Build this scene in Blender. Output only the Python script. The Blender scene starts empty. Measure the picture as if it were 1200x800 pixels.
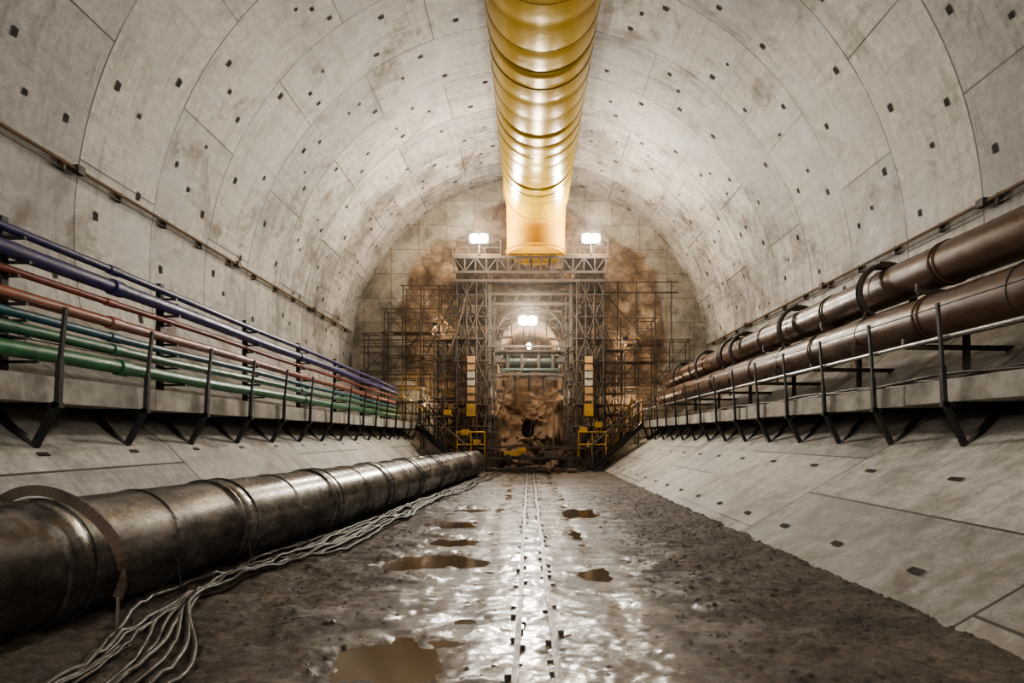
import bpy, math, random
from mathutils import Vector, Matrix, noise
random.seed(7)
S=bpy.context.scene
S.view_settings.look='AgX - Medium High Contrast'
R=8.0; CZ=5.03; YB=25.8

# ------------------------------------------------------------ materials
def newmat(name):
    m=bpy.data.materials.new(name); m.use_nodes=True
    nt=m.node_tree; b=nt.nodes['Principled BSDF']
    return m,nt,b
def N(nt,t,**kw):
    n=nt.nodes.new(t)
    for k,v in kw.items(): setattr(n,k,v)
    return n
def noi(nt,vec,scale,detail=5,rough=.6,dist=0):
    n=N(nt,'ShaderNodeTexNoise'); n.inputs['Scale'].default_value=scale
    n.inputs['Detail'].default_value=detail; n.inputs['Roughness'].default_value=rough
    n.inputs['Distortion'].default_value=dist
    if vec is not None: nt.links.new(vec,n.inputs['Vector'])
    return n.outputs['Fac']
def ramp(nt,fac,stops):
    r=N(nt,'ShaderNodeValToRGB'); e=r.color_ramp.elements
    while len(e)<len(stops): e.new(.5)
    for i,(p,c) in enumerate(stops):
        e[i].position=p
        e[i].color=(c,c,c,1) if isinstance(c,(int,float)) else (*c,1)
    nt.links.new(fac,r.inputs['Fac']); return r.outputs['Color']
def mix(nt,fac,a,b,mode='MIX'):
    m=N(nt,'ShaderNodeMix',data_type='RGBA',blend_type=mode)
    if isinstance(fac,(int,float)): m.inputs[0].default_value=fac
    else: nt.links.new(fac,m.inputs[0])
    for i,x in ((6,a),(7,b)):
        if isinstance(x,tuple): m.inputs[i].default_value=(*x,1)
        else: nt.links.new(x,m.inputs[i])
    return m.outputs[2]
def bump(nt,b,h,strength=.3,dist=.02):
    n=N(nt,'ShaderNodeBump'); n.inputs['Strength'].default_value=strength
    n.inputs['Distance'].default_value=dist
    nt.links.new(h,n.inputs['Height']); nt.links.new(n.outputs[0],b.inputs['Normal'])
def mapping(nt,vec,scale):
    m=N(nt,'ShaderNodeMapping'); m.inputs['Scale'].default_value=scale
    nt.links.new(vec,m.inputs['Vector']); return m.outputs[0]
def objc(nt): return N(nt,'ShaderNodeTexCoord').outputs['Object']
def simple(name,col,rough=.5,metal=0,var=.3,scale=6,dirt=None,bumpy=.15):
    m,nt,b=newmat(name); o=objc(nt)
    f=noi(nt,o,scale,6,.65)
    c1=tuple(x*(1-var) for x in col); c2=tuple(min(1,x*(1+var)) for x in col)
    c=ramp(nt,f,[(.3,c1),(.7,c2)])
    if dirt:
        d=ramp(nt,noi(nt,o,scale*.35,7,.7),[(.5,0.),(.68,.8)])
        c=mix(nt,d,c,dirt)
    nt.links.new(c,b.inputs['Base Color'])
    r=ramp(nt,noi(nt,o,scale*1.7,4),[(.3,max(0,rough-.12)),(.7,min(1,rough+.15))])
    nt.links.new(r,b.inputs['Roughness']); b.inputs['Metallic'].default_value=metal
    if bumpy: bump(nt,b,f,bumpy,.01)
    return m

def concrete(name,base,joints=True,bw=4.3,rh=2.0,stain=1.0,grime=None):
    m,nt,b=newmat(name); o=objc(nt); uv=N(nt,'ShaderNodeTexCoord').outputs['UV']
    f1=noi(nt,o,.6,10,.78); f2=noi(nt,o,6,9,.8)
    lo=tuple(x*.50 for x in base); hi=tuple(min(1,x*1.25) for x in base)
    c=ramp(nt,f1,[(.38,lo),(.50,base),(.62,hi)])
    c=mix(nt,.6,c,ramp(nt,f2,[(.36,.45),(.60,1.15)]),'MULTIPLY')
    st=noi(nt,mapping(nt,uv,(.4,3.6,1)),1.0,9,.78,.3)
    c=mix(nt,ramp(nt,st,[(.50,0.),(.66,.65*stain)]),c,(.15,.125,.096))
    st2=noi(nt,mapping(nt,uv,(5,.25,1)),1.0,6,.7)
    c=mix(nt,ramp(nt,st2,[(.5,0.),(.70,.5*stain)]),c,(.17,.145,.118))
    pa=noi(nt,mapping(nt,uv,(.45,.5,1)),1.0,10,.74,.6)
    c=mix(nt,ramp(nt,pa,[(.54,0.),(.64,.8*stain)]),c,(.105,.073,.048))
    c=mix(nt,ramp(nt,noi(nt,o,24,2,.5),[(.68,0.),(.72,.7)]),c,(.08,.065,.05))
    if grime:
        sz=N(nt,'ShaderNodeSeparateXYZ'); nt.links.new(o,sz.inputs[0])
        mr=N(nt,'ShaderNodeMapRange'); mr.inputs[1].default_value=0; mr.inputs[2].default_value=grime; mr.inputs[3].default_value=.22; mr.inputs[4].default_value=-.08
        nt.links.new(sz.outputs[2],mr.inputs[0])
        ad=N(nt,'ShaderNodeMath',operation='ADD'); nt.links.new(mr.outputs[0],ad.inputs[0]); nt.links.new(noi(nt,o,1.6,9,.75,.4),ad.inputs[1])
        c=mix(nt,ramp(nt,ad.outputs[0],[(.53,0.),(.78,.65)]),c,(.14,.108,.078))
    if joints:
        br=N(nt,'ShaderNodeTexBrick'); br.offset=.5; br.squash=1
        br.inputs['Scale'].default_value=1; br.inputs['Brick Width'].default_value=bw
        br.inputs['Row Height'].default_value=rh; br.inputs['Mortar Size'].default_value=.017
        br.inputs['Mortar Smooth'].default_value=.3
        br.inputs['Color1'].default_value=(.72,.72,.73,1); br.inputs['Color2'].default_value=(1.05,1.04,1.02,1)
        br.inputs['Mortar'].default_value=(.11,.095,.08,1)
        nt.links.new(uv,br.inputs['Vector'])
        c=mix(nt,1.0,c,br.outputs['Color'],'MULTIPLY')
    nt.links.new(c,b.inputs['Base Color'])
    nt.links.new(ramp(nt,f1,[(.35,.45),(.6,.75)]),b.inputs['Roughness'])
    bump(nt,b,f2,.4,.02)
    return m
M_conc=concrete('lining_concrete',(.475,.453,.418))
M_apron=concrete('apron_concrete',(.50,.48,.445),bw=1.9,rh=4.0,stain=.8,grime=1.3)
M_slab=simple('walkway_concrete',(.36,.335,.295),.75,0,.45,3,(.12,.095,.07),.4)
M_pocket=simple('pocket_shade',(.022,.019,.016),.9,0,.2,5)  # recess shade painted as dark colour on flat quads
M_black=simple('painted_black_steel',(.022,.021,.021),.5,.3,.3,8,(.05,.035,.025))
M_galv=simple('galvanised_steel',(.42,.42,.42),.35,.9,.2,8)
M_scaf=simple('scaffold_steel',(.055,.038,.027),.65,.05,.5,3,(.080,.042,.022))
M_scaf2=simple('scaffold_grey',(.075,.060,.047),.6,.1,.4,3,(.082,.045,.025))
M_brown=simple('brown_pipe',(.088,.047,.029),.36,.15,.55,2.0,(.16,.115,.08),.35)
M_yel=simple('yellow_paint',(.42,.24,.025),.5,0,.35,3,(.13,.08,.04))
M_cable=simple('muddy_cable',(.038,.030,.023),.5,0,.5,8,(.068,.053,.040))
M_rail=simple('muddy_rail',(.085,.068,.053),.45,.1,.5,9,(.045,.034,.025),.7)
M_board=simple('timber_board',(.13,.085,.05),.8,0,.3,3)
M_green=simple('machine_green',(.04,.06,.05),.4,.2,.3,3,(.08,.055,.035))
M_orange=simple('orange_panel',(.50,.28,.10),.5,0,.2,3,(.2,.13,.08))
M_white=simple('white_panel',(.5,.45,.36),.5,0,.2,3,(.25,.17,.1))
PC={}
for n,c in dict(purple=(.028,.023,.10),purple2=(.034,.027,.125),red=(.21,.050,.036),orange=(.25,.085,.05),teal=(.014,.078,.105),green=(.028,.11,.058),green2=(.022,.125,.052)).items():
    PC[n]=simple(n+'_pipe_plastic',c,.38,0,.35,3,tuple(x*.5+.04 for x in c),.05)

m,nt,b=newmat('worn_steel_pipe'); o=objc(nt)
f=noi(nt,mapping(nt,o,(1.2,.6,1.2)),1.6,7,.65); g=noi(nt,o,7,8,.75)
c=ramp(nt,f,[(.36,(.06,.052,.047)),(.5,(.15,.137,.124)),(.64,(.36,.34,.315))])
c=mix(nt,ramp(nt,g,[(.52,0.),(.66,.7)]),c,(.055,.042,.034)); nt.links.new(c,b.inputs['Base Color'])
b.inputs['Metallic'].default_value=.8; nt.links.new(ramp(nt,g,[(.35,.20),(.65,.38)]),b.inputs['Roughness'])
bump(nt,b,f,.15,.02); M_steel=m
m,nt,b=newmat('yellow_duct_fabric'); o=objc(nt)
f=noi(nt,mapping(nt,o,(1,.35,1)),1.6,7,.65)
nt.links.new(ramp(nt,f,[(.32,(.50,.30,.015)),(.68,(.64,.43,.035))]),b.inputs['Base Color'])
b.inputs['Roughness'].default_value=.32; b.inputs['Metallic'].default_value=.1
b.inputs['Specular IOR Level'].default_value=.7
bump(nt,b,noi(nt,o,4,6,.65),.22,.04); M_duct=m
M_ductend=simple('yellow_duct_elbow',(.60,.30,.002),.7,0,.1,2)
M_hoop=simple('duct_hoop',(.13,.085,.02),.4,.3,.2,5)
# mud
m,nt,b=newmat('wet_mud'); o=objc(nt)
f=noi(nt,o,1.3,10,.78,.2); g=noi(nt,o,12,9,.8)
c=ramp(nt,f,[(.36,(.030,.021,.014)),(.5,(.072,.053,.037)),(.64,(.140,.108,.080))])
c=mix(nt,.85,c,ramp(nt,g,[(.36,.32),(.60,1.4)]),'MULTIPLY'); nt.links.new(c,b.inputs['Base Color'])
sx=N(nt,'ShaderNodeSeparateXYZ'); nt.links.new(o,sx.inputs[0])
ab=N(nt,'ShaderNodeMath',operation='ABSOLUTE'); nt.links.new(sx.outputs[0],ab.inputs[0])
mr=N(nt,'ShaderNodeMapRange'); mr.inputs[1].default_value=.7; mr.inputs[2].default_value=2.3
mr.inputs[3].default_value=-.08; mr.inputs[4].default_value=.20
nt.links.new(ab.outputs[0],mr.inputs[0])
ad=N(nt,'ShaderNodeMath',operation='ADD'); nt.links.new(mr.outputs[0],ad.inputs[0]); nt.links.new(noi(nt,o,2.1,8,.78),ad.inputs[1])
nt.links.new(ramp(nt,ad.outputs[0],[(.36,.20),(.48,.42),(.60,.72)]),b.inputs['Roughness'])
nt.links.new(ramp(nt,ad.outputs[0],[(.38,1.),(.54,.0)]),b.inputs['Coat Weight']); b.inputs['Coat Roughness'].default_value=.22
b.inputs['Specular IOR Level'].default_value=.5
bump(nt,b,noi(nt,o,16,10,.78),.8,.035); M_mud=m
m,nt,b=newmat('puddle_water'); b.inputs['Base Color'].default_value=(.10,.070,.043,1)
b.inputs['Roughness'].default_value=.10; b.inputs['IOR'].default_value=1.5
bump(nt,b,noi(nt,objc(nt),5,3),.08,.01); M_water=m
# end wall
m,nt,b=newmat('end_wall_rock'); o=objc(nt)
sx=N(nt,'ShaderNodeSeparateXYZ'); nt.links.new(o,sx.inputs[0])
vx=N(nt,'ShaderNodeCombineXYZ'); nt.links.new(sx.outputs[0],vx.inputs[0]); nt.links.new(sx.outputs[2],vx.inputs[1])
vs=N(nt,'ShaderNodeVectorMath',operation='SUBTRACT'); nt.links.new(vx.outputs[0],vs.inputs[0]); vs.inputs[1].default_value=(.2,6.0,0)
vl=N(nt,'ShaderNodeVectorMath',operation='LENGTH'); nt.links.new(vs.outputs[0],vl.inputs[0])
nn=noi(nt,o,.5,3,.45); sc=N(nt,'ShaderNodeMath',operation='MULTIPLY_ADD'); nt.links.new(nn,sc.inputs[0]); sc.inputs[1].default_value=-2.6; nt.links.new(vl.outputs['Value'],sc.inputs[2])
mask=N(nt,'ShaderNodeMapRange'); mask.inputs[1].default_value=4.55; mask.inputs[2].default_value=4.85; nt.links.new(sc.outputs[0],mask.inputs[0])
rock=ramp(nt,noi(nt,o,.8,6,.6,.2),[(.36,(.14,.082,.046)),(.48,(.235,.15,.092)),(.64,(.35,.25,.17))])
vo=N(nt,'ShaderNodeTexVoronoi',feature='DISTANCE_TO_EDGE'); vo.inputs['Scale'].default_value=1.5
vw=N(nt,'ShaderNodeVectorMath',operation='MULTIPLY_ADD'); nz=N(nt,'ShaderNodeTexNoise'); nz.inputs['Scale'].default_value=1.2; nz.inputs['Detail'].default_value=5
nt.links.new(o,nz.inputs['Vector']); nt.links.new(nz.outputs['Color'],vw.inputs[0]); vw.inputs[1].default_value=(1.1,1.1,1.1); nt.links.new(o,vw.inputs[2])
nt.links.new(vw.outputs[0],vo.inputs['Vector'])
rock=mix(nt,.8,rock,ramp(nt,vo.outputs['Distance'],[(.0,.35),(.035,.75),(.25,1.1)]),'MULTIPLY')
vc=N(nt,'ShaderNodeTexVoronoi'); vc.inputs['Scale'].default_value=1.5; nt.links.new(vw.outputs[0],vc.inputs['Vector'])
sh=N(nt,'ShaderNodeSeparateColor'); nt.links.new(vc.outputs['Color'],sh.inputs[0])
rock=mix(nt,.8,rock,ramp(nt,sh.outputs[0],[(.0,.6),(1.,1.3)]),'MULTIPLY')
rock=mix(nt,.5,rock,ramp(nt,noi(nt,o,7,7,.75),[(.38,.4),(.6,1.15)]),'MULTIPLY')
br=N(nt,'ShaderNodeTexBrick'); br.offset=0; br.inputs['Scale'].default_value=1; br.inputs['Brick Width'].default_value=1.25; br.inputs['Row Height'].default_value=1.1; br.inputs['Mortar Size'].default_value=.014
br.inputs['Color1'].default_value=(.31,.275,.225,1); br.inputs['Color2'].default_value=(.42,.375,.31,1); br.inputs['Mortar'].default_value=(.18,.15,.12,1)
nt.links.new(vx.outputs[0],br.inputs['Vector'])
cc=mix(nt,.9,br.outputs['Color'],ramp(nt,noi(nt,o,.9,10,.8),[(.38,.45),(.60,1.2)]),'MULTIPLY')
fin=mix(nt,mask.outputs[0],rock,cc)
nt.links.new(fin,b.inputs['Base Color']); b.inputs['Roughness'].default_value=.8
bh=N(nt,'ShaderNodeMath',operation='MULTIPLY_ADD'); nt.links.new(sh.outputs[0],bh.inputs[0]); bh.inputs[1].default_value=.6; nt.links.new(noi(nt,o,3,9,.75),bh.inputs[2])
bump(nt,b,bh.outputs[0],.6,.12); M_end=m
M_rock=simple('excavated_rock',(.17,.105,.062),.8,0,.65,1.8,(.055,.034,.02),.8)
def emis(name,col,s):
    m,nt,b=newmat(name); b.inputs['Emission Color'].default_value=(*col,1); b.inputs['Emission Strength'].default_value=s
    b.inputs['Base Color'].default_value=(.8,.8,.8,1); return m
M_lamp=emis('lamp_glass',(1,.95,.86),130)
M_fill=emis('added_fill_glass',(1,.8,.5),6)  # glowing face of the added fill lamps

# ------------------------------------------------------------ mesh builder
class MB:
    def __init__(s): s.v=[];s.f=[];s.m=[];s.s=[];s.mats=[]
    def mi(s,mat):
        if mat not in s.mats: s.mats.append(mat)
        return s.mats.index(mat)
    def add(s,vs,fs,mat,smooth=False):
        o=len(s.v); i=s.mi(mat); s.v+= [tuple(v) for v in vs]
        for f in fs: s.f.append(tuple(x+o for x in f)); s.m.append(i); s.s.append(smooth)
    def box(s,c,d,mat,M=None):
        vs=[Vector((x*d[0]/2,y*d[1]/2,z*d[2]/2)) for x in(-1,1) for y in(-1,1) for z in(-1,1)]
        if M: vs=[M@v for v in vs]
        c=Vector(c); vs=[v+c for v in vs]
        s.add(vs,[(0,1,3,2),(4,6,7,5),(0,4,5,1),(2,3,7,6),(0,2,6,4),(1,5,7,3)],mat)
    def beam(s,a,b,w,h,mat):
        a=Vector(a);b=Vector(b);d=b-a;L=d.length
        q=d.to_track_quat('Z','Y').to_matrix()
        s.box((a+b)/2,(w,h,L),mat,q)
    def tube(s,a,b,r,mat,n=8): s.path([a,b],r,mat,n)
    def path(s,pts,r,mat,n=8,caps=True,closed=False):
        pts=[Vector(p) for p in pts]; K=len(pts)
        rs=r if isinstance(r,(list,tuple)) else [r]*K
        t0=(pts[1]-pts[0]).normalized()
        up=Vector((0,0,1)) if abs(t0.z)<.9 else Vector((1,0,0))
        nrm=(up-t0*up.dot(t0)).normalized()
        vs=[]
        for i,p in enumerate(pts):
            if closed: t=(pts[(i+1)%K]-pts[i-1]).normalized()
            else: t=(pts[min(i+1,K-1)]-pts[max(i-1,0)]).normalized()
            nrm=(nrm-t*nrm.dot(t)).normalized(); bn=t.cross(nrm)
            for k in range(n):
                a=2*math.pi*k/n; vs.append(p+(nrm*math.cos(a)+bn*math.sin(a))*rs[i])
        fs=[]
        for i in range(K if closed else K-1):
            j=(i+1)%K
            for k in range(n): fs.append((i*n+k,i*n+(k+1)%n,j*n+(k+1)%n,j*n+k))
        s.add(vs,fs,mat,True)
        if caps and not closed:
            s.add(vs[:n],[tuple(range(n))[::-1]],mat); s.add(vs[-n:],[tuple(range(n))],mat)
    def ring(s,c,rad,r,mat,n=28,k=8,axis='Y',a0=0,a1=360):
        pts=[]; full=(a1-a0)>=360
        for i in range(n if full else n+1):
            a=math.radians(a0+(a1-a0)*i/n); u,w=rad*math.cos(a),rad*math.sin(a)
            pts.append(Vector(c)+(Vector((u,0,w)) if axis=='Y' else Vector((u,w,0))))
        s.path(pts,r,mat,k,closed=full)
    def build(s,name,parent=None):
        me=bpy.data.meshes.new(name); me.from_pydata(s.v,[],s.f)
        for m in s.mats: me.materials.append(m)
        me.polygons.foreach_set('material_index',s.m); me.polygons.foreach_set('use_smooth',s.s)
        me.update(); o=bpy.data.objects.new(name,me); S.collection.objects.link(o)
        if parent: o.parent=parent
        return o
def empty(name,loc=(0,0,0)):
    e=bpy.data.objects.new(name,None); S.collection.objects.link(e); e.location=loc; e.empty_display_size=.2; return e

# ------------------------------------------------------------ tunnel lining
def chaikin(p,it=2):
    for _ in range(it):
        q=[p[0]]
        for a,b in zip(p,p[1:]):
            q+= [(a[0]*.75+b[0]*.25,a[1]*.75+b[1]*.25),(a[0]*.25+b[0]*.75,a[1]*.25+b[1]*.75)]
        q.append(p[-1]); p=q
    return p
rightlow=[(2.3,-.33)]+chaikin([(5.07,1.28),(6.2,2.05),(7.1,2.75),(7.84,3.45)])
leftlow=[(-3.54,-.33)]+chaikin([(-5.07,1.28),(-6.2,2.05),(-7.1,2.75),(-7.84,3.45)])
def arc(a0,a1,n): return [(R*math.cos(math.radians(a0+(a1-a0)*i/n)),CZ+R*math.sin(math.radians(a0+(a1-a0)*i/n))) for i in range(n+1)]
Y0,Y1=-13.0,26.0
def lining(name,prof,mats,split,pockets):
    mb=MB(); ny=20; cum=[0]
    for a,b in zip(prof,prof[1:]): cum.append(cum[-1]+math.dist(a,b))
    vs=[];fs=[]; uvs=[]
    for i,p in enumerate(prof):
        for j in range(ny+1):
            y=Y0+(Y1-Y0)*j/ny; vs.append((p[0],y,p[1])); uvs.append((cum[i],y+40))
    for i in range(len(prof)-1):
        for j in range(ny):
            a=i*(ny+1)+j; fs.append((a,a+1,a+ny+2,a+ny+1))
    me_n=len(fs)
    mb.mi(mats[0]); mb.mi(mats[1]); mb.mi(M_pocket)
    mb.add(vs,fs,mats[0],True)
    for k in range(me_n):
        i=k//ny
        if i<split: mb.m[k]=1
    for (s,y,wu,wy) in pockets(cum[-1]):
        i=0
        while i<len(cum)-2 and cum[i+1]<s: i+=1
        a,b=Vector((prof[i][0],0,prof[i][1])),Vector((prof[i+1][0],0,prof[i+1][1]))
        t=(b-a).normalized(); p=a+t*(s-cum[i]); p.y=y
        nrm=Vector((-t.z,0,t.x))
        if nrm.dot(Vector((0,0,CZ))-Vector((p.x,0,p.z)))<0: nrm=-nrm
        p=p+nrm*.012
        yv=Vector((0,1,0))
        q=[p-t*wu-yv*wy,p+t*wu-yv*wy,p+t*wu*.85+yv*wy,p-t*wu*.85+yv*wy]
        mb.add(q,[(0,1,2,3)],M_pocket)
    o=mb.build(name); uvl=o.data.uv_layers.new(name='UVMap')
    for li,l in enumerate(o.data.loops):
        vi=l.vertex_index
        uvl.data[li].uv = uvs[vi] if vi<len(uvs) else (0,0)
    return o
def pk_arch(s0,off):
    def f(L):
        out=[]
        for r in range(20):
            yj=Y0+1+r*2.0
            k=0; s=s0+(.55 if r%2 else 0)
            while s<L-.1:
                yy=yj+(.42 if k%2 else -.42)+random.uniform(-.08,.08)
                z=random.uniform(.75,1.1)
                out.append((s+random.uniform(-.15,.15),yy,.085*z,.05*z))
                if random.random()<.5: out.append((s+.75+random.uniform(-.2,.2),yj+.95+random.uniform(-.2,.2),.055*z,.045*z))
                s+=1.25; k+=1
        return out
    return f
def pk_right(L):
    out=pk_arch(6.6,0)(L)
    y=4.85-6*1.25
    while y<25: out.append((1.16,y,.04,.085)); y+=1.25
    y=6.0-6*1.5
    while y<25: out.append((2.55,y,.035,.10)); y+=1.5
    return out
wr=lining('wall_right',rightlow+arc(-11.4,48,24)[1:],(M_conc,M_apron),3,pk_right)
wl=lining('wall_left',leftlow+arc(191.4,132,24)[1:],(M_conc,M_apron),3,pk_arch(6.0,0))
ce=lining('ceiling',arc(48,132,34),(M_conc,M_conc),0,pk_arch(.4,0))

# ------------------------------------------------------------ end wall
def annulus(name,cx,cz,inner,outer,nr,na,yf,mat,depth=None,endcap=None):
    mb=MB(); vs=[];fs=[]
    for k in range(na):
        a=2*math.pi*k/na; pi=inner(a); po=outer(a)
        for j in range(nr+1):
            t=j/nr; x=cx+pi[0]*(1-t)+po[0]*t; z=cz+pi[1]*(1-t)+po[1]*t
            vs.append((x,yf(x,z,t),z))
    for k in range(na):
        k2=(k+1)%na
        for j in range(nr):
            fs.append((k*(nr+1)+j,k*(nr+1)+j+1,k2*(nr+1)+j+1,k2*(nr+1)+j))
    mb.add(vs,fs,mat,True)
    if depth:
        vs2=[]; ns=10
        for k in range(na):
            v=vs[k*(nr+1)]
            for j in range(ns+1):
                y=v[1]+depth*j/ns; n=noise.noise(Vector((v[0],y,v[2]))*1.3)*.12*(j>0)
                vs2.append((v[0]+n,y,v[2]+n))
        f2=[(k*(ns+1)+j,k*(ns+1)+j+1,((k+1)%na)*(ns+1)+j+1,((k+1)%na)*(ns+1)+j) for k in range(na) for j in range(ns)]
        mb.add(vs2,f2,endcap or mat,True)
        mb.add([vs2[k*(ns+1)+ns] for k in range(na)],[tuple(range(na))],endcap or mat)
    return mb
def sup(hw,hh,e):
    def f(a):
        c,s=math.cos(a),math.sin(a)
        return (hw*math.copysign(abs(c)**(2/e),c),hh*math.copysign(abs(s)**(2/e),s))
    return f
def outc(a):
    d=CZ-3.3; c,s=math.cos(a),math.sin(a); t=d*s+math.sqrt(8.15**2-(d*c)**2); return (t*c,t*s)
def yend(x,z,t):
    r=math.hypot(x-.2,z-6.0); k=max(0,min(1,(6.4-r)/.8))
    n=noise.fractal(Vector((x*.7,3.1,z*.7)),.85,2,6)
    return YB+k*(.12-.40*n-.14*(noise.noise(Vector((x*.35,1,z*.35)))>.05))
annulus('w',0,3.3,sup(1.5,3.35,3.2),outc,70,280,yend,M_end,5.5,M_rock).build('wall_back')

# ------------------------------------------------------------ floor
pud=[(-1.15,6.4,.50,.40),(-.92,3.62,.33,.34),(-1.03,7.65,.34,.32),(-1.27,9.1,.36,.4),(-1.2,10.9,.32,.4),(.95,10.5,.3,.6)]
WZ=-.0125
def fh(x,y):
    v=Vector((x,y,0))
    cen=math.exp(-((x-.15)/1.3)**2)
    edge=1-.60*max(0,min(1,(x-2.2)/.6))
    h=.030-.034*cen+edge*.025*noise.fractal(v*1.1,.9,2,5)*(1-.45*cen)+.004*noise.noise(v*5)
    side=min(1,max(.22,(abs(x-.1)-.45)/1.7))
    h+=edge*side*(.032*noise.fractal(v*3.3+Vector((9,0,0)),.65,2,6)+.026*abs(noise.noise(v*9)))
    for cx in (-.55,.70): h-=.012*math.exp(-((x-cx+.06*math.sin(y*.8))/.12)**2)
    if x>2.3: h+=(x-2.3)*.05*(1+.5*noise.noise(Vector((x*3,y*2.1,3))))
    if x<-2.2: h+=.02
    if abs(x-.045)<.3: h+=.006*(1-abs(x-.045)/.3)
    for (px,py,a,b) in pud:
        d=math.hypot((x-px)/a,(y-py)/b)+.6*noise.fractal(Vector((x*2.5,y*2.5,7)),.9,2,4)
        if d<1.5: 
            k=1-max(0,min(1,(d-.65)/.85)); k=k*k*(3-2*k); h=h*(1-k)+(-.035)*k
    return h
ys=[-12+.5*i for i in range(27)]
y=1.6
while y<26: ys.append(y); y+=max(.018,.0060*y)
ys+= [26,28,31]
nx=320; vs=[];fs=[]
for yy in ys:
    for i in range(nx+1):
        x=-4.0+7.2*i/nx; vs.append((x,yy,fh(x,yy)))
W=nx+1
for j in range(len(ys)-1):
    for i in range(nx): a=j*W+i; fs.append((a,a+1,a+W+1,a+W))
mb=MB(); mb.add(vs,fs,M_mud,True); mb.build('floor')
mb=MB(); mb.add([(-2.0,-6,WZ),(2.1,-6,WZ),(2.1,21.5,WZ),(-2.0,21.5,WZ)],[(0,1,2,3)],M_water)
mb.build('puddle_water')
# gravel
mb=MB()
ico=[(0,0,1),(.9,0,.1),(.2,.85,.15),(-.75,.5,0),(-.7,-.55,.1),(.3,-.9,0),(0,0,-.6)]
icf=[(0,1,2),(0,2,3),(0,3,4),(0,4,5),(0,5,1),(6,2,1),(6,3,2),(6,4,3),(6,5,4),(6,1,5)]
for _ in range(5200):
    yy=2.4+14*random.random()**1.5
    r=random.random()
    x=(2.98-1.9*random.random()**1.5) if r<.66 else (random.uniform(-2.5,-1.2) if r<.88 else random.uniform(-1.2,.9))
    sz=random.choice([.005,.006,.008,.010,.013,.018,.024]) ; z=fh(x,yy)
    if x>2.87: z=max(z,(x-2.87)*.58)
    if z<.0: continue
    a=random.random()*6.28; ca,sa=math.cos(a),math.sin(a)
    mb.add([(x+(ca*u-sa*w)*sz*1.2,yy+(sa*u+ca*w)*sz,z+q*sz*.6) for u,w,q in ico],icf,M_mud)
mb.build('gravel_scatter')
# centre rail strip
mb=MB(); y=-3
while y<22:
    for x0 in (-.075,.165):
        f_=lambda yy:x0+.006*math.sin(yy*1.7+x0*9)
        g_=lambda yy:.012+.005*math.sin(yy*2.3+x0*20)
        mb.beam((f_(y),y,g_(y)),(f_(y+.5),y+.5,g_(y+.5)),.042,.030,M_rail)
        mb.beam((f_(y)+.016,y,g_(y)+.010),(f_(y+.5)+.016,y+.5,g_(y+.5)+.010),.009,.034,M_rail)
    for k in range(4):
        x0=random.choice((-.12,.21,-.05,.13)); mb.box((x0+random.uniform(-.02,.02),y+random.random()*.5,.010),(.04,.09,.026),M_mud)
    y+=.5
mb.build('floor_rail_track')

# ------------------------------------------------------------ large steel pipe
def catmull(p,n=10):
    p=[Vector(x) if len(x)==3 else Vector((*x,0)) for x in p]; q=[]
    for i in range(len(p)-1):
        a=p[max(i-1,0)];b=p[i];c=p[i+1];d=p[min(i+2,len(p)-1)]
        for k in range(n):
            t=k/n; q.append(.5*((2*b)+(c-a)*t+(2*a-5*b+4*c-d)*t*t+(-a+3*b-3*c+d)*t**3))
    q.append(p[-1]); return q
def pathat(q,y):
    for a,b in zip(q,q[1:]):
        if a.y<=y<=b.y: return a.lerp(b,(y-a.y)/(b.y-a.y))
    return q[-1]
par=empty('steel_pipeline',(0,0,0))
cl=catmull([(-3.62,-3,.48),(-3.60,1,.48),(-3.56,4,.48),(-3.22,7,.48),(-2.85,10,.48),(-2.55,14,.48),(-2.2,18,.48),(-1.95,20,.48)],14)
mb=MB(); mb.path(cl,.455,M_steel,64); mb.build('pipe_body',par)
mb=MB()
y=-2
k=0
def tan(y): return (pathat(cl,y+.1)-pathat(cl,y-.1)).normalized()
while y<19.8:
    c=pathat(cl,y); t=tan(y)
    if k%2==0:
        w=.11; mb.path([c-t*w,c-t*w*.8,c+t*w*.8,c+t*w],[.458,.472,.472,.458],M_steel,56)
        for q_ in (-w,w): mb.path([c+t*(q_-.012),c+t*(q_+.012)],.482,M_steel,56)
    else:
        mb.path([c-t*.012,c+t*.012],.466,M_steel,56)
    y+=1.0; k+=1
mb.build('flanged_joints',par)
mb=MB(); c=pathat(cl,4.1); pts=[]
for i in range(40):
    a=math.radians(205-230*i/39); rr=.56
    pts.append((c.x+.03+rr*math.cos(a)*1.02,4.1+.06*math.sin(i*.2),.46+rr*math.sin(a)))
pts.append((c.x+.60,4.08,.03))
for a,b_ in zip(pts,pts[1:]): mb.beam(a,b_,.02,.075,M_scaf)
mb.build('strap_hoop',par)
mb=MB()
for yy in (4.9,5.9,7.0,8.2,9.5):
    c=pathat(cl,yy); mb.tube((c.x+.45,yy,.36),(c.x+.50,yy-.02,.10),.006,M_black,6)
    mb.box((c.x+.5,yy,.07),(.05,.05,.09),M_black)
mb.build('cable_ties',par)

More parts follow.
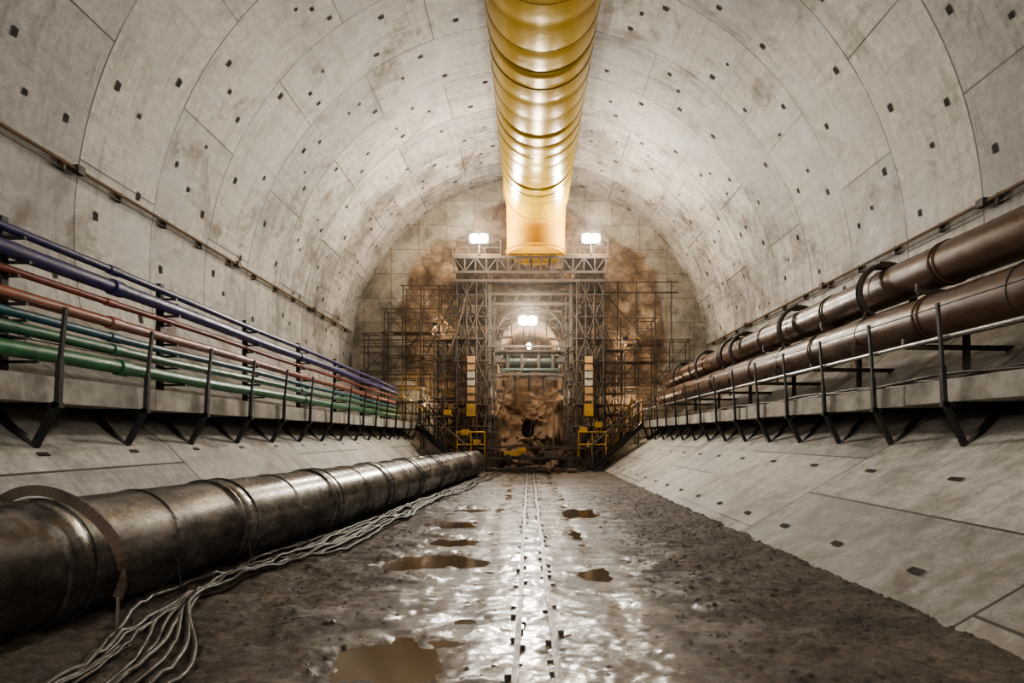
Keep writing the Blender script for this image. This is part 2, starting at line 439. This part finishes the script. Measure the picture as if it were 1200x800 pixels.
# cables
base=[(-2.35,2.0),(-2.47,3.3),(-2.86,4.5),(-2.76,5.6),(-2.58,6.8),(-2.34,9.3),(-2.16,11.5),(-1.97,14),(-1.65,17),(-1.38,20),(-1.3,21.6)]
def cabset(n,off,spread,r):
    mb=MB()
    for i in range(n):
        ph=random.random()*6; ph2=random.random()*6; o_=off+(i/(max(1,n-1))-.5)*spread
        pts=[(x+o_*(.5 if 4<yy<6 else 1)*(1 if yy<8 else .6)+.10*math.sin(yy*1.1+ph)*(1 if yy<16 else .4)+.02*math.sin(yy*4+ph*2),yy) for x,yy in base]
        q=catmull(pts,12); rr=r*random.uniform(.6,1.3)
        for v in q:
            v.x+=.03*math.sin(v.y*2.2+ph2); v.z=max(fh(v.x,v.y),0)+rr+.01+.06*max(0,math.sin(v.y*1.7+ph2))*(i%3)*.5
            c=pathat(cl,v.y); v.x=max(v.x,c.x+.32 if v.z<.12 else c.x+.50)
        mb.path(q,rr,M_cable,8)
    return mb
cabset(9,.02,.40,.018).build('cable_bundle')
cabset(3,.28,.24,.024).build('cable_bundle')

# ------------------------------------------------------------ walkways
def walkway(side):
    s=side; e=empty('walkway')
    zb,zt=(1.76,2.03) if s<0 else (1.81,2.08)
    mb=MB(); y=-6
    L=2.7
    while y<25:
        y2=min(y+L-.02,25.2); jit=random.uniform(-.015,.015)
        mb.box((s*(5.5+jit),(y+y2)/2,(zb+zt)/2+jit*.5),(1.15,y2-y,zt-zb),M_slab)
        y+=L
    mb.build('deck_slab',e)
    mb=MB(); y=(5.87 if s<0 else 6.66)-1.35*7
    ztop=2.74 if s<0 else 2.97
    while y<25.2:
        mb.beam((s*4.86,y,zb-.02),(s*4.84,y,zt+.15),.055,.05,M_black)
        mb.beam((s*4.84,y,zt+.15),(s*4.78,y,ztop),.04,.03,M_black)
        mb.beam((s*4.86,y,zb),(s*5.12,y,1.27),.06,.06,M_black)
        mb.beam((s*5.58,y,zb),(s*5.12,y,1.27),.06,.06,M_black)
        mb.beam((s*4.82,y,zb-.03),(s*6.0,y,zb-.03),.06,.06,M_black)
        mb.beam((s*5.0,y,1.20),(s*5.25,y,1.38),.14,.03,M_black)
        y+=1.35
    mb.build('brackets_and_posts',e)
    mb=MB()
    if s>0:
        mb.tube((s*4.86,-6,2.57),(s*4.86,25,2.57),.026,M_galv,10)
        mb.tube((s*4.79,-6,2.93),(s*4.79,25,2.93),.008,M_black,6)
    else:
        mb.tube((s*4.80,-6,2.70),(s*4.80,25,2.70),.007,M_black,6)
        mb.tube((s*4.84,-6,2.35),(s*4.84,25,2.35),.007,M_black,6)
    mb.build('handrail',e)
    mb=MB(); a=Vector((s*4.7,24.0,zb+.1)); b=Vector((s*2.5,22.7,.1))
    for dy in (-.35,.35):
        o_=Vector((0,dy,0)); mb.beam(a+o_,b+o_,.05,.2,M_black)
        mb.tube(a+o_+Vector((0,0,1)),b+o_+Vector((0,0,1)),.03,M_scaf2)
        mb.tube(a+o_+Vector((0,0,.55)),b+o_+Vector((0,0,.55)),.02,M_scaf2)
        for k in range(6):
            p=a.lerp(b,k/5)+o_; mb.tube(p,p+Vector((0,0,1)),.022,M_scaf2)
    for k in range(10):
        p=a.lerp(b,(k+.5)/10); mb.box(p,(.24,.7,.03),M_scaf)
    mb.build('access_stair',e)
walkway(-1); walkway(1)

lst=[('purple',3.74,.052,-5.66),('purple2',3.50,.090,-5.64),('red',3.30,.045,-5.72),('orange',3.01,.072,-5.66),('teal',2.80,.055,-5.64),('green',2.62,.070,-5.62),('green2',2.37,.092,-5.55)]
for n,z,r,x in lst:
    mb=MB(); pts=[(x+.012*math.sin(k*.9+z*5),-6+k*1.25,z-.0045*max(0,-6+k*1.25)*(z-1.5)+.010*math.sin(k*1.3+z*3)) for k in range(25)]
    mb.path(pts,r,PC[n],16)
    for k in range(1,25,5): mb.path([Vector(pts[k])-Vector((0,.09,0)),Vector(pts[k])+Vector((0,.09,0))],r*1.22,PC[n],16)
    mb.build(n.replace('2','')+'_service_pipe')
mb=MB(); y=-4.5
while y<24:
    k=.0045*max(0,y)
    mb.beam((-5.84,y,2.03),(-5.84,y,3.9-k*2),.08,.08,M_black)
    for n,z,r,x in lst:
        zz=z-k*(z-1.5)-r-.02; mb.beam((-5.84,y,zz),(x+r+.03,y,zz),.035,.03,M_black)
    y+=2.7
mb.build('pipe_rack')
def wallpt(z,off=.0):
    x=math.sqrt((R-off)**2-(z-CZ)**2); return x
for s,zz in ((-1,6.04),(1,5.47)):
    mb=MB(); x=s*wallpt(zz,.10)
    mb.tube((x,-8,zz),(x,25.2,zz),.032,M_board,10)
    mb.tube((x+s*.03,-8,zz-.11),(x+s*.03,25.2,zz-.11),.014,M_scaf2,8)
    y=-6.6; k=0
    while y<25:
        mb.box((x+s*.05,y,zz-.04),(.10,.05,.18),M_scaf)
        if k%4==0: mb.box((x,y+.3,zz),(.12,.16,.14),M_scaf)
        y+=1.35; k+=1
    mb.build('wall_conduit')

# brown pipes (right)
for z,r,x in ((3.12,.335,5.8),(3.92,.305,6.0)):
    mb=MB(); pts=[(x-.01*max(0,-6+k)*.35,-6+k,z-.007*max(0,-6+k)*(.9 if z>3.5 else .5)+.012*math.sin(k*1.1+z)) for k in range(31)]
    mb.path(pts,r,M_brown,36)
    for k in range(2,30,3):
        c=Vector(pts[k]); mb.ring(c,r+.004,.016,M_brown,36,6); mb.ring(c+Vector((0,.09,0)),r+.004,.016,M_brown,36,6)
    for k in range(3,30,3):
        mb.ring(Vector(pts[k])+Vector((0,.5,0)),r+.002,.007,M_black,36,5)
    mb.build('brown_discharge_pipe')
mb=MB(); y=-5.2
while y<24:
    k=.007*max(0,y)
    for z,r,x in ((3.12-k*.5,.335,5.8-.0035*max(0,y)),(3.92-k*.9,.305,6.0-.0035*max(0,y))):
        zz=z-r-.045; mb.beam((x-.30,y,zz),(wallpt(zz)-.02,y,zz-.02),.06,.07,M_scaf)
        mb.beam((x-.3,y,zz),(x-.3,y,zz+.12),.05,.05,M_scaf)
    mb.beam((6.38,y,2.3),(6.38,y,3.6-k),.07,.07,M_scaf)
    y+=2.7
mb.build('pipe_bracket')
for yy in (9.4,12.4,15.4,16.2,18.6,21.5):
    mb=MB(); x=6.0-.0035*yy; z=3.92-.0063*yy
    for dy in (0,.09):
        mb.ring((x-.03,yy+dy,z-.06),.46,.038,M_scaf,32,6)
    mb.path([(x-.35,yy,z-.3),(x-.46,yy+.05,z-.6),(x-.55,yy+.1,z-1.0),(x-.45,yy+.15,z-1.3)],.025,M_scaf)
    mb.box((x-.1,yy+.05,z+.38),(.18,.16,.10),M_scaf)
    mb.path([(x+.2,yy+.05,z+.32),(x+.7,yy+.05,z+.62),(wallpt(z+.7)-.03,yy+.05,z+.70)],.03,M_scaf)
    mb.build('pipe_clamp_loop')
mb=MB()
for i in range(4):
    pts=[(5.15+.12*i+.06*math.sin(k*.8+i),-5+k*1.0,2.14+.04*math.sin(k*1.7+i*2)) for k in range(29)]
    mb.path(catmull(pts,4),.022,M_cable,8)
mb.build('deck_hose')

# ------------------------------------------------------------ ventilation duct
e=empty('ventilation_duct'); mb=MB(); seg=.68; pts=[];rs=[]; Hc=11.05; r0=1.27
y=-8; 
while y<22.2:
    for t in (0,.12,.4,.65,.88): 
        pts.append((.30,y+t*seg,Hc+.010*math.sin(y*2.0))); rs.append(r0-.010*(abs(t-.45)>.4)+.005*math.sin(y*7)*(t==.4))
    y+=seg
mb.path(pts,rs,M_duct,56); mb.build('duct_body',e)
mb=MB(); y=-8
while y<22.4: mb.ring((.30,y,Hc),r0-.008,.010,M_hoop,48,5); y+=seg
for yy in range(-6,23,3): 
    for a in (50,130):
        ca,sa=math.cos(math.radians(a)),math.sin(math.radians(a)); mb.tube((.3+r0*ca,yy,Hc+r0*sa),(.3+r0*ca*1.15,yy,CZ+math.sqrt(64-(.3+r0*ca*1.15)**2)),.02,M_galv)
mb.build('duct_hoops',e)
mb=MB(); q=[]
for k in range(13):
    a=math.radians(90*k/12); q.append((.28,22.0+1.45*math.sin(a),Hc-1.45+1.45*math.cos(a)))
q.append((.28,23.45,8.85))
mb.path(q,1.2,M_ductend,48)
mb.ring((.28,22.0,Hc),1.24,.05,M_ductend,48,8)
mb.ring((.28,23.45,9.0),1.2,.05,M_ductend,48,8,axis='Z')
mb.build('duct_elbow',e)

# ------------------------------------------------------------ gantry
G=empty('gantry_scaffold')
def scaffold(mb,x0,x1,y0,y1,z0,z1,nx,nz,r=.035,mat=M_scaf,diag=True,boards=True):
    X=[x0+(x1-x0)*i/nx for i in range(nx+1)]; Z=[z0+(z1-z0)*j/nz for j in range(nz+1)]
    for x in X:
        for y in (y0,y1): mb.tube((x,y,z0),(x,y,z1+.0),r,mat,7)
    for j,z in enumerate(Z[1:]):
        for y in (y0,y1):
            mb.tube((x0-.15,y,z),(x1+.15,y,z),r*.85,mat,7)
            mb.tube((x0,y,z-.45),(x1,y,z-.45),r*.6,M_scaf2,6)
        for x in X: mb.tube((x,y0-.1,z),(x,y1+.1,z),r*.85,mat,6)
        if boards: mb.box(((x0+x1)/2,(y0+y1)/2,z+.03),(x1-x0,(y1-y0)*.8,.04),M_board)
        if diag:
            for i in range(nx):
                a,b_=(X[i],X[i+1]) if (i+j)%2 else (X[i+1],X[i])
                mb.tube((a,y0-.03,Z[j]),(b_,y0-.03,z),r*.65,M_scaf2,6)
                if j%2: mb.tube((b_,y1+.03,Z[j]),(a,y1+.03,z),r*.65,M_scaf2,6)
mb=MB()
scaffold(mb,-2.95,-1.75,23.2,24.8,.02,8.1,3,9,.035)
scaffold(mb,1.95,3.05,23.2,24.8,.02,8.1,3,9,.035)
mb.build('scaffold_towers',G)
mb=MB()
for y in (23.1,24.9):
    for z in (7.75,8.1,8.7):
        mb.beam((-3.1,y,z),(3.2,y,z),.09,.10,M_scaf)
    for k in range(15):
        x=-3.05+k*.44
        mb.beam((x,y,8.1),(x,y,8.7),.05,.05,M_scaf)
        if k<14: mb.beam((x,y,8.1 if k%2 else 8.7),(x+.44,y,8.7 if k%2 else 8.1),.035,.035,M_scaf2)
for k in range(9): mb.beam((-3+k*.77,23.1,8.72),(-3+k*.77,24.9,8.72),.08,.08,M_scaf)
for x0,x1 in ((-3.1,-1.15),(1.5,3.2)):
    mb.box(((x0+x1)/2,24,8.79),(x1-x0,1.9,.05),M_board)
    for z in (9.1,9.4): mb.tube((x0,23.1,z),(x1,23.1,z),.018,M_scaf)
    for k in range(4): x=x0+(x1-x0)*k/3; mb.tube((x,23.1,8.8),(x,23.1,9.4),.018,M_scaf)
mb.build('top_truss',G)
mb=MB()
for y in (23.5,24.8):
    for s in (-1.62,1.72):
        mb.beam((s,y,0),(s,y,7.7),.13,.13,M_scaf2)
        mb.beam((s*.88,y,0),(s*.88,y,7.2),.05,.05,M_scaf)
    for z in (7.3,6.9,5.15,4.0):
        mb.beam((-1.6,y,z),(1.7,y,z),.08,.09,M_scaf2)
    pts=[(.05+1.35*math.cos(math.radians(a)),y,5.7+1.05*math.sin(math.radians(a))) for a in range(0,181,12)]
    mb.path(pts,.035,M_scaf,8,caps=False)
for k in range(8): mb.beam((-1.55+k*.46,23.45,6.9),(-1.32+k*.46,23.45,7.3),.03,.03,M_scaf)
for k in range(9):
    z=.6+k*.7
    for s in(-1.62,1.72):
        mb.tube((s-.3,23.4,z),(s+.3,23.4,z+.3),.02,M_scaf); mb.tube((s-.3,23.4,z+.3),(s+.3,23.4,z+.3),.02,M_scaf)
for k in range(10):
    z=3.9+.35*k; w=random.uniform(.3,.55)
    for s in (-1,1): mb.box((s*(1.3-w/2)+.05,random.uniform(23.8,24.7),z),(w,.15,.08),random.choice([M_scaf,M_scaf2,M_board]))
for k in range(6): mb.tube((-1.3+k*.5,24.6,7.1),(-1.2+k*.52,25.3,4.1),.02,M_scaf)
mb.build('portal_frame',G)
mb=MB()
mb.tube((-1.1,24.3,4.62),(1.25,24.3,4.62),.26,M_green,24)
mb.tube((-1.2,24.0,4.98),(1.3,24.0,4.98),.10,M_scaf2,16)
mb.tube((-1.2,23.9,4.22),(1.3,23.9,4.22),.08,M_green,16)
for x in (-.9,-.3,.4,1.0):
    mb.box((x,24.2,4.6),(.12,.6,.75),M_scaf)
for x in(-1.3,1.4):
    mb.box((x,24.2,5.0),(.3,.5,.9),M_scaf2)
for x in (-.6,0,.6): mb.tube((x,24.1,4.2),(x*1.1,24.6,3.4),.05,M_black)
for k in range(9):
    x=random.uniform(-1.2,1.3); mb.box((x,24.0+random.random()*.5,random.uniform(3.7,4.2)),(random.uniform(.1,.35),.2,random.uniform(.1,.4)),random.choice([M_scaf,M_black,M_yel,M_scaf2]))
mb.build('hydraulic_beam',G)
mb=MB()
for x in (-2.35,2.42):
    for k in range(3):
        mb.box((x,23.05,3.15+k*.62),(.30,.12,.56),M_orange if k!=1 else M_white)
        mb.box((x,22.98,3.15+k*.62),(.32,.04,.05),M_scaf)
    mb.box((x,23.05,2.5),(.36,.14,.5),M_yel)
mb.build('control_cabinets',G)
mb=MB()
for z in (.12,.55,1.0):
    mb.beam((-1.7,22.9,z),(1.8,22.9,z),.08,.10,M_scaf if z>.2 else M_black)
for k in range(9): mb.beam((-1.65+k*.42,22.9,.1),(-1.65+k*.42,22.9,1.0),.04,.04,M_scaf)
mb.box((.05,22.6,.09),(3.6,.5,.12),M_black)
mb.box((-.55,22.75,.75),(.9,.2,.16),M_yel); mb.box((-.3,22.75,.9),(.35,.25,.16),M_yel)
for x in(-.85,-.25): mb.tube((x,22.6,.6),(x,22.9,.6),.12,M_black,16)
mb.box((.9,22.75,.7),(.6,.25,.3),M_scaf2)
for k in range(22): mb.box((random.uniform(-2.6,2.8),random.uniform(21.8,22.6),.06+random.random()*.1),(random.uniform(.1,.5),random.uniform(.1,.4),random.uniform(.08,.25)),random.choice([M_scaf,M_board,M_scaf2,M_black]))
mb.build('base_barrier',G)
mb=MB()
scaffold(mb,-6.2,-3.1,24.4,25.1,.9,6.9,4,6,.026,M_scaf,boards=False)
scaffold(mb,-5.4,-3.1,24.4,25.1,6.9,7.9,3,1,.024,M_scaf,boards=False)
scaffold(mb,-7.1,-6.3,24.6,25.1,3.4,5.9,1,3,.024,M_scaf2,boards=False)
scaffold(mb,3.2,5.4,24.4,25.1,.9,6.5,3,6,.026,M_scaf,boards=False)
scaffold(mb,5.5,6.9,24.5,25.1,2.9,5.6,2,3,.024,M_scaf2,boards=False)
scaffold(mb,-3.9,-3.05,23.4,24.2,1.4,5.4,2,5,.026,M_scaf,boards=True)
scaffold(mb,3.15,3.95,23.5,24.2,1.4,5.0,2,4,.026,M_scaf,boards=True)
mb.tube((3.1,24.4,7.6),(6.4,24.4,7.6),.035,M_scaf); mb.tube((3.1,24.4,8.05),(6.4,24.4,8.05),.025,M_scaf)
for x in (3.8,4.6,5.4,6.1): mb.tube((x,24.4,5.3),(x,24.4,8.1),.03,M_scaf)
mb.tube((-3,24.5,7.9),(-4.4,24.5,5),.03,M_scaf); mb.tube((3,24.5,7.9),(5.2,24.5,5.3),.03,M_scaf)
for z in (5.6,5.3,4.1): mb.tube((-7.2,24.6,z),(-3,24.6,z),.025,M_scaf)
for x0,x1,z in ((-5.4,-3.9,4.7),(-4.6,-3.1,2.5),(3.3,4.8,3.6),(4.2,5.8,5.4),(-6.1,-4.7,3.6),(3.2,4.4,2.4),(3.2,5.2,4.65),(-5.9,-4.2,5.9)): mb.box(((x0+x1)/2,24.75,z),(x1-x0,.5,.05),M_board)
for _ in range(60):
    s=random.choice((-1,1)); x=s*random.uniform(3.2,6.0); z=random.uniform(1.5,6.8); a=random.choice((0,0,math.pi/2,.9,-.9)); l=random.uniform(.5,1.4); y=random.uniform(24.1,25.0)
    mb.tube((x-l*math.cos(a)*.5,y,z-l*math.sin(a)*.5),(x+l*math.cos(a)*.5,y+.1,z+l*math.sin(a)*.5),random.uniform(.015,.03),random.choice([M_scaf,M_scaf2,M_board,M_yel]),6)
mb.build('side_scaffold',G)
mb=MB()
def rail(mb,x0,x1,y,z,mat):
    for dz in (.5,1.0): mb.tube((x0,y,z+dz),(x1,y,z+dz),.028,mat)
    n=max(2,int(abs(x1-x0)/.5))
    for k in range(n+1): x=x0+(x1-x0)*k/n; mb.tube((x,y,z),(x,y,z+1.05),.025,mat)
rail(mb,-5.4,-4.2,24.2,3.0,M_yel); rail(mb,-4.2,-3.1,24.0,1.9,M_scaf2); rail(mb,3.2,4.3,24.0,2.2,M_yel); rail(mb,-2.9,-1.8,22.95,.6,M_yel); rail(mb,2.0,3.1,22.95,.6,M_yel)
for k in range(9): mb.box((-5.4+k*.25,24.2,3.1-k*.14),(.26,.5,.03),M_yel)
mb.beam((3.3,24.0,.4),(4.4,24.1,3.0),.06,.12,M_yel)
for z in (3.3,3.9): mb.box((-3.5,24.3,z),(.4,.3,.3),M_yel)
for x,z in ((-2.6,1.6),(-2.1,1.2),(2.2,1.7),(2.8,1.9),(-3.3,2.4)): mb.box((x,23.0,z),(.3,.2,.22),M_yel)
mb.build('yellow_guardrails',G)
mb=MB()
for _ in range(90):
    x=random.uniform(-3.2,3.3); 
    if abs(x)<1.4 and random.random()<.7: continue
    z=random.uniform(2,8.4); l=min(z-.3,random.uniform(.8,2.6)); dx=random.uniform(-.9,.9); y=random.uniform(23.0,24.9)
    pts=[(x+dx*t/6,y,z-l*(t/6)-.25*math.sin(math.pi*t/6)) for t in range(7)]
    mb.path(pts,random.uniform(.012,.03),random.choice([M_black,M_scaf,M_cable,M_board]),6)
mb.build('hoses',G)

def yr(x,z,t): return 24.9+max(0,z-.2)*.14+.75*noise.fractal(Vector((x*.9+5,1,z*.9)),.9,2,6)
mb=annulus('r',-.05,1.75,sup(.27,.36,3),sup(1.6,1.95,5),40,160,yr,M_rock,1.6,M_rock)
mb.build('excavated_rock_face',G)
def plight(name,loc,p,r,col,par):
    l=bpy.data.lights.new(name,'POINT'); l.energy=p; l.shadow_soft_size=r; l.color=col
    o=bpy.data.objects.new(name,l); o.location=loc; S.collection.objects.link(o); o.parent=par; return o
def spot(loc,d,p,ang,col,par,r=.2):
    l=bpy.data.lights.new('lamp_light','SPOT'); l.energy=p; l.shadow_soft_size=r; l.color=col
    l.spot_size=math.radians(ang); l.spot_blend=1.0
    o=bpy.data.objects.new('lamp_light',l); o.location=loc; o.rotation_euler=Vector(d).to_track_quat('-Z','Y').to_euler()
    S.collection.objects.link(o); o.parent=par
def flood(x,y,z,p,sp,ang=120,n=2,col=(1,.92,.80),dy=.9,d=(0,-1,-.12)):
    e=empty('floodlight')
    mb=MB(); w=.36*n
    mb.box((x,y+.10,z),(w+.08,.16,.42),M_black)
    for i in range(n):
        mb.tube((x-w/2+.18+.36*i,y+.02,z),(x-w/2+.18+.36*i,y-.02,z),.18,M_lamp,24)
    mb.beam((x,y+.1,z-.2),(x,y+.1,z-.6),.06,.06,M_scaf)
    mb.build('lamp_head',e)
    plight('lamp_light',(x,y-dy,z+.1),p,.22,col,e)
    spot((x,y-.26,z),d,sp,ang,col,e)
flood(-2.02,22.9,9.4,620,1000,165,dy=.5,d=(0,-1,.05))
flood(2.5,22.9,9.4,620,1000,165,dy=.5,d=(0,-1,.05))
flood(-.05,22.7,6.05,900,1900,130,dy=1.1)
def added_fill(x,y,z,p,col=(1,.80,.55)):  # invented lamps, added to brighten the end wall behind the scaffold
    e=bpy.data.objects.new('added_fill_lamp',None); S.collection.objects.link(e); e.parent=G
    mb=MB(); mb.box((x,y-.08,z),(.22,.08,.14),M_black); mb.tube((x,y-.03,z),(x,y+.03,z),.06,M_fill,12); mb.build('fill_lamp_body',e)
    plight('lamp_light',(x,y+.5,z),p,.12,col,e)
for x,z in ((-4.0,6.2),(4.1,5.6),(-4.6,2.9),(4.4,2.9)): added_fill(x,24.3,z,95)
for x,z in ((-2.9,9.0),(3.1,9.0)): added_fill(x,23.9,z,130,(1,.88,.7))
for x,z in ((-1.2,3.3),(1.3,3.3)): added_fill(x,23.7,z,40)
e=empty('heading_lamp'); mb=MB(); mb.tube((0,28,5.9),(0,28.3,5.9),.12,M_lamp,12); mb.tube((0,28.15,5.9),(0,28.15,6.7),.02,M_black,6); mb.build('lamp_head',e)
plight('lamp_light',(0,27.7,5.6),300,.15,(1,.82,.55),e)
def area(loc,rot,p,sz,col):
    l=bpy.data.lights.new('fill_light','AREA'); l.energy=p; l.size=sz; l.color=col  # fill light added behind the camera, no real fixture there
    o=bpy.data.objects.new('fill_light',l); o.location=loc; o.rotation_euler=rot; S.collection.objects.link(o)
area((-2.6,-2.5,4.0),(math.radians(84),0,math.radians(-6)),320,1.2,(1,.95,.87))
area((2.6,-2.5,4.0),(math.radians(84),0,math.radians(6)),320,1.2,(1,.95,.87))

# scattering volume added to put a glow halo around the gantry lamps
m=bpy.data.materials.new('glow_haze'); m.use_nodes=True; nt=m.node_tree; nt.nodes.clear()
out=N(nt,'ShaderNodeOutputMaterial'); vsn=N(nt,'ShaderNodeVolumeScatter'); vsn.inputs['Density'].default_value=.005; vsn.inputs['Anisotropy'].default_value=.5; vsn.inputs['Color'].default_value=(1,.91,.77,1)
nt.links.new(vsn.outputs[0],out.inputs['Volume'])
mb=MB(); mb.box((0,21.8,7.2),(10.6,4.2,9.0),m); mb.build('lamp_glow_haze',G)

w=bpy.data.worlds.new('World'); S.world=w; w.use_nodes=True
w.node_tree.nodes['Background'].inputs[0].default_value=(1,.95,.88,1); w.node_tree.nodes['Background'].inputs[1].default_value=.22

cam=bpy.data.cameras.new('camera'); co=bpy.data.objects.new('camera',cam); S.collection.objects.link(co)
co.location=(0,0,1.4); co.rotation_euler=(math.radians(90),0,0); cam.lens=20; cam.sensor_width=36
cam.shift_x=-20/1200; cam.shift_y=112/1200; cam.clip_start=.05; cam.clip_end=200
S.camera=co
